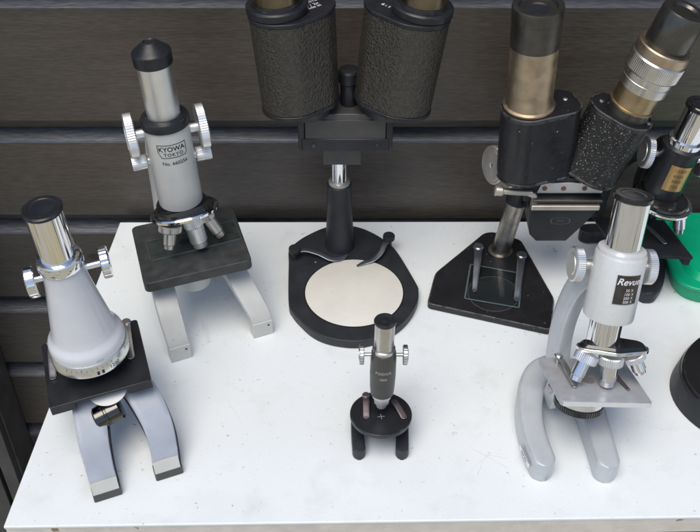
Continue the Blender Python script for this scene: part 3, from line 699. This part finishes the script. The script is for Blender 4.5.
# ================================================================ D: tiny black microscope in front
D = thing('miniature_microscope', 'tiny black microscope with a round stage, smallest on the table', 'microscope', (2.6, 54.64, 0), 'microscopes on the white table')
Dg = frame((2.6, 54.64, 3.2), 0, -5, .8)
b = bmn()
sweep(b, [(.8, 52.2, .6, .56, .6), (.65, 54.3, .62, .55, .62), (.75, 56.2, .65, .6, .65), (1.5, 57.6, .7, .65, .7), (2.65, 58.1, .75, .7, .75), (3.8, 57.6, .7, .65, .7), (4.4, 56.2, .65, .6, .65), (4.45, 54.3, .62, .55, .62), (4.35, 52.2, .6, .56, .6)], I4, power=6, seg=32, n=24, closed_round=.9)
obj('horseshoe_base', b, 'black_matte', D, sharp=45)
b = bmn(); sweep(b, [(2.65, 57.9, .8, .6, .5), (2.65, 57.6, 2.4, .6, .5), (2.65, 57.4, 4.2, .6, .5), (2.7, 57.5, 6.2, .55, .45), (2.72, 57.0, 8.3, .5, .45), (2.72, 56.0, 9.3, .5, .45)], I4, side=(1, 0, 0), power=4); obj('arm', b, 'black_matte', D)
b = bmn(); lathe(b, [(2.35, -.5), (2.55, -.45), (2.6, -.35), (2.6, -.06), (2.54, 0), (.28, 0), (.25, -.1), (0, -.1)], Dg, 96); stg = obj('stage', b, 'black', D)
b = bmn(); 
for a in (8, 98): box(b, (.6, .035, .012), at(Dg, 0, -.42, .008) @ Matrix.Rotation(R(a), 4, 'Z'))
obj('cross_mark', b, 'ink_grey', stg)
clip(D, Dg, (-1.25, 1.5), (-1.25, -.75), .27, .27, 'clip_brown', z=.02, rise=.45)
clip(D, Dg, (1.0, 1.2), (2.0, -.7), .27, .27, 'clip_brown', z=.02, rise=.35, screw=False)
b = bmn(); lathe(b, [(0, .75), (.3, .75), (.42, .85), (.45, 1.25), (.62, 1.35), (.66, 1.9), (.78, 2.0), (.82, 2.5)], Dg, 48); obj('objective', b, 'alu', D)
b = bmn(); lathe(b, [(.84, 2.4), (.96, 2.45), (1.02, 3.2), (1.06, 4.6), (1.04, 6.2), (.98, 6.9), (.85, 6.95)], Dg, 64); bt = obj('body_tube', b, 'grey_dark', D)
b = bmn(); lathe(b, [(.9, 6.9), (.92, 6.95), (.92, 7.25), (.84, 7.3)], Dg, 56); obj('collar', b, 'satin', D)
eyepiece(D, Dg, .80, 7.2, 10.15, 'satin', 'black', .32, .45)
lettering('FODOR', .36, at(Dg, 0, 0, 5.35), 'ink_grey', bt, wrap=1.075, bold=.004, spacing=1.15)
lettering('100X', .30, at(Dg, 0, 0, 4.72), 'ink_grey', bt, wrap=1.075, bold=.004)
for sx in (-1, 1): knob(D, Dg, sx * 1.75, .25, 6.3, .82, .38, 'satin', sx, .7, .15, 26)

# ================================================================ E: old black stereo microscope with brass tubes
E = thing('stereo_microscope', 'old black stereo microscope with pale brass tubes and straight sided black base', 'microscope', (14.2, 75, 0), 'microscopes on the white table')
base = [(7.5, 70.55), (19.03, 66.85), (20.02, 71.19), (17.89, 80.17), (15.11, 81.52), (14.14, 81.32), (8.57, 75.0)]
b = bmn(); prism(b, rcorner(base, .5), 0, .75); obj('base', b, 'black_worn', E, bevel=.1, sharp=25)
b = bmn(); lathe(b, [(2.5, .7), (2.5, .765), (2.35, .765), (2.3, .755), (0, .755)], at(I4, 14.1, 71.9, 0), 80); obj('stage_insert', b, 'black', E)
b = bmn(); lathe(b, [(2.52, .752), (2.52, .770), (2.47, .770), (2.47, .752), (2.52, .752)], at(I4, 14.1, 71.9, 0), 80, False); obj('insert_ring', b, 'ink_dim', E)
clip(E, I4, (13.15, 77.9), (12.25, 72.0), .42, .26, 'clip_grey', z=.85, rise=.75)
clip(E, I4, (17.4, 76.6), (16.2, 70.7), .42, .26, 'clip_grey', z=.85, rise=.75)
gp = thing('glass_plate', 'square sheet of glass lying under the clips of the old black stereo base', 'glass plate', (14.3, 73, .77))
gpts = [(11.22, 71.12), (16.34, 69.82), (17.29, 74.74), (12.25, 76.16)]
b = bmn(); prism(b, gpts, .775, .93); obj('pane', b, 'glass', gp)
b = bmn()
for i in range(4):
    p, q = Vector((*gpts[i], .855)), Vector((*gpts[(i + 1) % 4], .855)); f = along(p, q); box(b, (.15, .03, (q - p).length), at(f, 0, 0, (q - p).length / 2))
obj('ground_edge', b, 'glass_edge', gp)
b = bmn(); tube(b, (15.5, 78.3, .7), (16.6, 78.6, 7.6), .95); lathe(b, [(1.25, .7), (1.25, .95), (1.0, 1.0)], at(I4, 15.5, 78.3, 0)); obj('post', b, 'steel_dark', E)
b = bmn(); tube(b, (16.5, 78.58, 7.0), (17.7, 78.8, 14.5), 1.08); obj('slide_column', b, 'black', E)
# left and right tubes with prism housings
LH = along((16.25, 75.6, 12.95), (15.95, 75.4, 20.2), (0, 1, 0))
RH = along((22.35, 75.6, 12.8), (24.55, 75.4, 20.1), (0, 1, 0))
def fix(m):                    # make local x point to the right and local y away from the viewer
    z = m.col[2].to_3d(); x = Vector((1, 0, 0)); x = (x - z * x.dot(z)).normalized(); y = z.cross(x)
    o = Matrix((x, y, z)).transposed().to_4x4(); o.translation = m.translation; return o
LH, RH = fix(LH), fix(RH)
circL = [(-.35, -.3, 2.3), (3.0, -.2, 1.4), (2.6, .9, 1.4)]
circR = [(.2, -.3, 2.3), (-1.4, .2, 1.8), (-1.2, .9, 1.4)]
pbL = prism_body(E, LH, circL, 7.35, 'black_worn', 'black_worn', .3)
pbR = prism_body(E, RH, circR, 7.1, 'black_chipped', 'black_worn', .3)
for pb, m, pts in ((pbL, LH, ((.15, -2.0), (3.1, .6))), (pbR, RH, ((-2.2, .6), (2.0, -1.1)))):
    for x, y in pts:
        b = bmn(); lathe(b, [(.22, -.02), (.22, .06), (.15, .1), (0, .1)], at(m, x, y, 7.35 if m is LH else 7.1), 20); obj('screw', b, 'alu', pb)
e = at(LH, -.2, -.1, 7.35)
b = bmn(); lathe(b, [(2.25, 0), (2.3, .05), (2.3, .22), (2.06, .32), (2.03, .4), (2.03, 6.2), (1.9, 6.25)], e, 72); ep = obj('eyepiece', b, 'brass_pale', E)
b = bmn(); lathe(b, [(2.06, 6.1), (2.12, 6.15), (2.12, 8.6), (2.16, 8.65), (2.16, 9.6), (2.12, 9.75), (2.0, 9.8), (1.65, 9.75), (1.5, 9.5), (1.0, 9.4), (0, 9.4)], e, 72); obj('eyecup', b, 'gunmetal', ep)
b = bmn(); lathe(b, [(1.0, 9.41), (.5, 9.5), (0, 9.52)], e, 40); obj('lens', b, 'lens', ep)
e = at(RH, .1, -.1, 7.1)
b = bmn(); lathe(b, [(2.0, 0), (2.0, .9), (1.9, .95)], e, 72); obj('tube_ring', b, 'gunmetal', pbR)
b = bmn(); lathe(b, [(2.02, .85), (2.05, .9), (2.05, 1.05), (1.92, 1.1), (1.92, 2.9), (1.8, 2.95)], e, 72); ep = obj('eyepiece', b, 'brass', E)
b = bmn(); lathe(b, [(1.9, 2.85), (2.22, 2.9), (2.22, 3.7), (2.18, 3.74), (2.18, 3.9), (2.3, 3.95), (2.3, 4.4), (2.3, 4.45)], e, 72); obj('lower_ring', b, 'satin', ep)
b = bmn(); gear(b, 2.44, 4.35, 6.1, e, 84, .03); obj('dioptre_ring', b, 'satin', ep)
b = bmn(); lathe(b, [(2.3, 6.0), (2.36, 6.1), (2.34, 6.9), (2.25, 7.02), (1.9, 7.05)], e, 72); obj('upper_ring', b, 'brass_pale', ep)
b = bmn(); lathe(b, [(1.9, 6.7), (1.92, 6.75), (1.92, 10.2), (1.8, 10.4), (1.2, 10.4), (1.0, 10.2), (0, 10.2)], e, 72); obj('eyecup', b, 'gunmetal', ep)
# bracket plate, bar and objective housing
b = bmn(); prism(b, [(16.2, 74.2), (23.6, 74.2), (23.6, 78.2), (16.2, 78.2)], 10.4, 13.1); obj('head_bracket', b, 'black', E, bevel=.1)
b = bmn(); prism(b, [(0, 0), (6.0, 0), (6.5, 1.15), (.35, 1.15)], 0, .16, Matrix.Translation((17.35, 74.17, 11.55)) @ Matrix.Rotation(R(90), 4, 'X')); pl = obj('screw_plate', b, 'plate_alu', E, bevel=.03)
for x in (.65, 2.4, 4.35, 5.75):
    b = bmn(); lathe(b, [(.24, 0), (.24, .03), (.12, .05), (0, .05)], Matrix.Translation((17.35 + x, 74.0, 12.1)) @ Matrix.Rotation(R(90), 4, 'X'), 24); obj('screw', b, 'red_screw', pl)
b = bmn(); box(b, (6.5, .8, .3), Matrix.Translation((20.2, 73.75, 11.05))); obj('upper_rail', b, 'gunmetal', E, bevel=.1)
b = bmn(); box(b, (6.4, 1.0, .55), Matrix.Translation((20.05, 73.65, 10.4))); obj('nickel_rail', b, 'bar_cream', E, bevel=.12)
ob = [(16.75, 73.5), (23.3, 73.5), (23.3, 77.6), (16.75, 77.6)]; bo = [(17.9, 74.3), (21.1, 74.3), (21.1, 77.2), (17.9, 77.2)]
b = bmn(); prism(b, [(0, 0), (.45, -3.4), (1.15, -4.2), (4.05, -4.2), (5.5, -2.1), (6.75, 0)][::-1], 0, 3.6, Matrix.Translation((16.75, 77.3, 10.15)) @ Matrix.Rotation(R(90), 4, 'X')); oh = obj('objective_housing', b, 'black', E, bevel=.15)
# emblem: a lens outline with fine lettering
ef = Matrix.Translation((19.9, 73.69, 8.5))
b = bmn()
n = 30
ring = []
for i in range(n):
    a = 2 * math.pi * i / n; k = 1.0
    ring.append((.95 * math.cos(a), .42 * math.copysign(abs(math.sin(a)) ** .7, math.sin(a))))
for i in range(n):
    p, q = ring[i], ring[(i + 1) % n]
    b.faces.new([b.verts.new(ef @ Vector((v[0] * s, 0, v[1] * s))) for v, s in ((p, 1), (q, 1), (q, .9), (p, .9))])
em = obj('emblem', b, 'ink_dim', oh)
lettering('ZEISS', .34, ef, 'ink_dim', em)
# focus knob, its barrel and the clamp lever on the left
kf = along((15.2, 76.9, 12.9), (12.5, 75.7, 13.4))
b = bmn(); gear(b, 1.85, 1.6, 2.2, kf, 60, .05); lathe(b, [(1.5, 2.18), (1.45, 2.24), (.25, 2.26), (.2, 2.2), (0, 2.2)], kf); fk = obj('focus_knob', b, 'steel_worn', E, bevel=.04)
b = bmn(); lathe(b, [(.7, -1.5), (.7, 1.7)], kf); obj('shaft', b, 'steel_worn', fk)
kb = along((16.3, 77.8, 10.6), (14.2, 76.4, 11.5))
b = bmn(); lathe(b, [(1.15, -1.0), (1.2, .6), (1.2, 1.9), (1.05, 2.1), (0, 2.1)], kb); obj('pinion_housing', b, 'steel_worn', E)
b = bmn(); tube(b, (13.75, 74.1, 11.75), (16.9, 74.1, 11.5), .32); lathe(b, [(.42, -.1), (.5, 0), (.5, .6), (.42, .7)], along((13.5, 74.1, 11.77), (14.2, 74.1, 11.71))); 
sweep(b, [(16.5, 74.1, 11.5, .3, .3), (17.1, 74.0, 11.25, .3, .3), (17.3, 73.9, 10.5, .3, .3)], I4, side=(0, 1, 0), power=2, seg=16); obj('clamp_lever', b, 'bar_cream', E)

# ================================================================ F: silver microscope, front right
F = thing('microscope', 'silver grey microscope with a dark label plate and grey square stage at the right front', 'microscope', (20.0, 55.4, 0), 'microscopes on the white table')
Fg = frame((20.05, 55.38, 6.54), 5.78, -16.36, 6.6)
b = bmn(); sweep(b, [(16.0, 50.0, 1.1, .98, 1.1), (15.45, 53.0, 1.2, 1.0, 1.2), (15.35, 55.5, 1.3, 1.05, 1.3), (15.75, 58.0, 1.4, 1.15, 1.4), (16.8, 60.0, 1.45, 1.2, 1.45), (18.4, 60.6, 1.45, 1.25, 1.45), (19.9, 59.6, 1.45, 1.2, 1.4), (20.6, 57.5, 1.4, 1.15, 1.3), (20.85, 54.5, 1.25, 1.05, 1.2), (20.95, 52.5, 1.2, 1.0, 1.15), (21.1, 49.8, 1.1, .98, 1.1)], I4, power=9, seg=44, n=24, closed_round=.9)
hb = obj('horseshoe_base', b, 'silver', F, sharp=50)
pf2 = along((15.1, 50.9, 1.1), (14.55, 53.3, 1.25)); 
pm = Matrix.Translation((14.50, 51.7, 1.2)) @ Matrix.Rotation(R(-79), 4, 'Z')
b = bmn(); prism(b, rrect(2.2, .5, .1), 0, .07, pm @ Matrix.Rotation(R(90), 4, 'X') ); mp_ = obj('maker_plate', b, 'alu', hb)
lettering('JAPAN', .36, pm @ Matrix.Translation((0, -.08, 0)), 'ink', mp_, bold=.005, spacing=1.2)
b = bmn(); sweep(b, [(18.2, 59.4, 2.4, .85, 1.1), (18.1, 60.0, 4.5, .8, 1.05), (18.1, 60.4, 7.0, .75, 1.05), (18.35, 60.7, 9.5, .75, 1.05), (18.9, 60.6, 12.2, .75, 1.05), (19.8, 59.9, 14.6, .78, 1.1), (20.5, 58.9, 16.0, .8, 1.1)], I4, side=(.94, .34, 0), power=4, seg=28); obj('arm', b, 'silver', F)
b = bmn(); sweep(b, [(17.2, 57.0, 2.2, .35, .9), (17.3, 56.6, 4.0, .35, .9), (17.6, 56.4, 6.0, .35, .9)], I4, side=(1, .2, 0), power=6); hg = obj('hinge_bracket', b, 'silver_light', F)
b = bmn(); lathe(b, [(.42, -.3), (.42, .12), (.34, .18), (.1, .18), (.08, .1), (0, .1)], along((16.95, 56.5, 4.2), (16.3, 56.3, 4.2)), 32); obj('screw', b, 'satin', hg)
b = bmn(); prism(b, rrect(7.54, 6.92, .35), -.45, 0, Fg); stg = obj('stage', b, 'silver_stage', F, bevel=.06)
b = bmn(); prism(b, [(-3.6, -3.45), (3.6, -3.45), (3.6, -3.475), (-3.6, -3.475)], -.42, -.04, Fg); obj('stage_edge', b, 'silver_light', stg)
b = bmn(); lathe(b, [(.55, -.02), (.55, .012), (0, .012)], at(Fg, -.55, -.15, 0), 40); obj('stage_aperture', b, 'plate_alu', stg)
clip(F, Fg, (-2.35, 2.6), (-2.05, -1.5), .3, .24, 'satin', z=.05, rise=.5)
clip(F, Fg, (1.55, 1.6), (2.4, -1.7), .2, .15, 'clip_brown', z=.05, rise=.3, screw=False)
b = bmn(); lathe(b, [(1.95, -.4), (1.95, -1.35), (1.8, -1.5)], at(Fg, -1.25, -.9, 0)); cd = obj('condenser', b, 'alu', F)
b = bmn(); gear(b, 2.05, -2.0, -1.35, at(Fg, -1.25, -.9, 0), 60, .04); obj('diaphragm_ring', b, 'black_gloss', cd)
b = bmn(); lathe(b, [(1.9, 6.0), (2.0, 6.05), (2.02, 6.15), (2.02, 11.35), (1.95, 11.5), (1.9, 11.5), (1.86, 11.62), (1.86, 11.8), (1.6, 11.85)], Fg, 80); bt = obj('body_tube', b, 'silver_light', F)
b = bmn(); lathe(b, [(1.2, 3.4), (1.3, 3.5), (1.3, 6.1)], Fg); obj('nose_tube', b, 'chrome', F)
b = bmn(); wrapped_patch(b, 2.03, -.75, 1.25, 7.95, 10.4, .02, Fg); lb = obj('label_plate', b, 'label_brown', bt)
b = bmn()
for q in ((-.78, 1.28, 7.90, 7.95), (-.78, 1.28, 10.4, 10.45), (-.80, -.75, 7.90, 10.45), (1.25, 1.30, 7.90, 10.45)): wrapped_patch(b, 2.03, *q, .024, Fg)
obj('label_border', b, 'alu', lb)
rot = Matrix.Rotation(.25 / 2.05, 4, 'Z')
lettering('Revue', .78, at(Fg, 0, 0, 9.85) @ rot, 'ink_white', lb, wrap=2.062, shear=.28, bold=.012)
for k, t in enumerate(('50 X', '100 X', '200 X', '300 X')):
    lettering(t, .34, at(Fg, 0, 0, 9.15 - k * .33) @ Matrix.Rotation(.42 / 2.05, 4, 'Z'), 'ink_white', lb, wrap=2.062)
e_ = eyepiece(F, Fg, 1.36, 11.7, 16.3, 'chrome', 'black_gloss', .45, .62)
for sx in (-1, 1): knob(F, Fg, sx * 2.95, 1.2, 9.8, 1.42, .75, 'alu', sx, .9, .4, 56)
# triple nosepiece and objectives
Tn = at(Fg, .68, -.25, 3.25) @ Matrix.Rotation(R(-7), 4, 'X')
b = bmn(); prism(b, hull([(-2.0, -.1, .75), (2.1, -.1, .9), (.1, -.35, 1.15), (.1, .6, 1.0)]), .1, .42, Tn, offset_scale(hull([(-2.0, -.1, .75), (2.1, -.1, .9), (.1, -.35, 1.15), (.1, .6, 1.0)]), .88)); ns = obj('nosepiece', b, 'black_gloss', F, bevel=.08)
b = bmn(); prism(b, hull([(-2.05, -.1, .82), (2.2, -.1, .95), (.1, -.4, 1.2), (.1, .65, 1.05)]), -.25, .1, Tn); obj('turret', b, 'chrome', ns, bevel=.08)
objective(F, Fg, (-1.3, -.75, 2.85), (-2.1, -1.2, .65), .58, 'chrome', 'alu', 1.7)
objective(F, Fg, (.62, -.95, 2.85), (.65, -1.15, .2), .70, 'chrome', 'alu', 1.45)
objective(F, Fg, (2.6, -.6, 2.75), (3.4, -.9, 1.25), .56, 'chrome', 'alu', 1.6)

# ================================================================ G: black microscope with a gold label, far right
G = thing('microscope', 'black microscope with a gold label plate partly behind the silver grey microscope', 'microscope', (28.0, 75, 0), 'microscopes on the white table')
b = bmn(); sweep(b, [(28.7, 71.4, .7, 1.0, .7), (30.2, 73.6, .75, 1.0, .75), (30.7, 76.5, .8, 1.1, .8), (29.8, 79.2, .8, 1.1, .8), (28.0, 80.8, .75, 1.0, .75), (25.8, 81.3, .7, 1.0, .7), (24.2, 81.0, .7, 1.0, .7)], I4, power=5, seg=28, n=16, closed_round=.9); obj('horseshoe_base', b, 'black_matte', G, sharp=50)
Gg = frame((28.3, 74.4, 6.0), 8, -8, 9)
b = bmn(); prism(b, rrect(7.6, 7.0, .1), -.3, 0, Gg); box(b, (.6, 6.8, .8), at(Gg, 3.4, 0, -.6)); obj('stage', b, 'black', G, bevel=.06)
b = bmn(); sweep(b, [(29.6, 78.6, 1.4, 1.0, .9), (29.4, 78.9, 4.5, 1.0, .9), (29.0, 79.2, 8, .95, .9), (29.2, 79.0, 11.5, .9, .9), (29.7, 77.6, 14.4, .9, .9), (30.0, 76.3, 15.4, .9, .8)], I4, side=(1, 0, 0), power=5); obj('arm', b, 'black', G)
b = bmn(); sweep(b, [(24.6, 78.5, 5.4, .8, .8), (25.0, 79.2, 8.5, .8, .8), (26.4, 79.6, 11.5, .8, .8), (28.5, 79.0, 13.5, .8, .8)], I4, side=(.2, 1, 0), power=5); obj('rear_strut', b, 'black', G)
GA = along((29.1, 75.2, 10.0), (30.9, 75.3, 19.6), (0, 1, 0)); GA = fix(GA)
b = bmn(); lathe(b, [(1.5, .9), (1.75, 1.0), (1.8, 1.2), (1.8, 5.6), (1.85, 5.7), (1.85, 6.2), (1.6, 6.4)], GA); bt = obj('body_tube', b, 'black', G)
b = bmn(); wrapped_patch(b, 1.81, -.95, 1.05, 2.2, 4.9, .02, GA); lb = obj('label_plate', b, 'gold', bt)
for k, t in enumerate(('TASCO'[:0] + '1200X', '600X', '300X', '75X')):
    lettering(t, .46, at(GA, 0, 0, 4.45 - k * .58) @ Matrix.Rotation(.03, 4, 'Z'), 'label_brown', lb, wrap=1.835)
b = bmn(); lathe(b, [(1.55, 6.2), (1.55, 6.9), (1.4, 7.0)], GA); gear(b, 1.52, 6.3, 6.85, GA, 40, .05); obj('collar', b, 'chrome', G)
eyepiece(G, GA, 1.3, 6.9, 10.6, 'chrome', 'black_gloss', .5, .6)
b = bmn(); lathe(b, [(1.4, 1.0), (2.5, .6), (2.6, .35), (2.3, .2)], at(GA, .2, -.3, 0)); ns = obj('nosepiece', b, 'black_gloss', G)
b = bmn(); lathe(b, [(2.45, .3), (2.9, .28), (2.95, .1), (2.8, -.1), (0, -.25)], at(GA, .3, -.4, 0)); obj('turret', b, 'chrome', ns)
objective(G, GA, (1.95, -1.2, .1), (2.75, -1.6, -2.3), .6, 'chrome', 'alu', 1.35)
objective(G, GA, (-1.6, -1.0, .1), (-2.4, -1.5, -2.6), .6, 'chrome', 'alu', 1.3)
clip(G, Gg, (.2, 1.6), (1.9, -1.4), .32, .28, 'clip_grey', z=.05, rise=.5)
for sx in (-1, 1): knob(G, GA, sx * 2.75, .4, 4.6, 1.5, .7, 'alu', sx, .8, .3, 50)

# ================================================================ green tray and the black base at the right edge
gt = bmn()
oo = rcorner([(32.0, 71.6), (45, 69.2), (47, 82.6), (32.1, 83.2)], 2.6, 8)
gr = thing('green_tray', 'bright green plastic tray with rounded corners beneath the gold labelled microscope', 'tray', (39.5, 76.5, 0))
prism(gt, offset_scale(oo, .97), 0, 2.0, I4, oo); prism(gt, offset_scale(oo, 1.03), 1.6, 2.05)
obj('tray_shell', gt, 'green', gr, bevel=.25, sharp=25)
b = bmn(); prism(b, offset_scale(oo, .86), 2.0, 2.6, I4, offset_scale(oo, .78)); obj('raised_lid', b, 'green', gr, bevel=.25, sharp=25)

H = thing('instrument_base', 'glossy black oval instrument base cut off by the right edge of the photo', 'instrument base', (35.5, 59.5, 0))
oval = [(36.7 + 7.1 * math.cos(2 * math.pi * i / 72) * (1 + .06 * math.cos(4 * math.pi * i / 72)), 59.4 + 6.7 * math.sin(2 * math.pi * i / 72)) for i in range(72)]
b = bmn(); prism(b, offset_scale(oval, 1.06), 0, 2.2, I4, oval); obj('foot_casting', b, 'black_matte', H, bevel=.1, sharp=25)
b = bmn(); prism(b, oval, 2.202, 2.6, I4, offset_scale(oval, .97)); obj('top_plate', b, 'black_gloss', H, bevel=.15, sharp=25)

# ================================================================ camera, light, render
cam = bpy.data.cameras.new('camera'); co = bpy.data.objects.new('camera', cam); COL.objects.link(co)
cam.sensor_width = 36; cam.lens = 36 * 1000 / 700; cam.clip_end = 200; cam.clip_start = .01
co.location = (0, 0, .68); co.rotation_euler = (R(90 - 41.5), 0, 0)
SC.camera = co

SUN_EL, SUN_AZ = 68, 205          # azimuth measured clockwise from +Y
w = bpy.data.worlds.new('World'); SC.world = w; w.use_nodes = True
nt = w.node_tree; bg = nt.nodes['Background']
sky = nt.nodes.new('ShaderNodeTexSky'); sky.sky_type = 'NISHITA'; sky.sun_disc = False
sky.sun_elevation = R(SUN_EL); sky.sun_rotation = R(SUN_AZ); sky.air_density = 1.0; sky.dust_density = 1.6; sky.ozone_density = 1.0
nt.links.new(sky.outputs[0], bg.inputs['Color']); bg.inputs['Strength'].default_value = .115
sl = bpy.data.lights.new('sun', 'SUN'); so = bpy.data.objects.new('sun', sl); COL.objects.link(so)
sl.energy = 1.8; sl.angle = R(42); sl.color = (1, .94, .85)
d = Vector((math.sin(R(SUN_AZ)) * math.cos(R(SUN_EL)), math.cos(R(SUN_AZ)) * math.cos(R(SUN_EL)), math.sin(R(SUN_EL))))
so.rotation_euler = d.to_track_quat('Z', 'Y').to_euler(); so.location = (0, -2, 3)

SC.view_settings.view_transform = 'Standard'; SC.view_settings.look = 'None'
SC.view_settings.exposure = 0.36; SC.view_settings.gamma = 1.0
SC.render.engine = 'CYCLES'
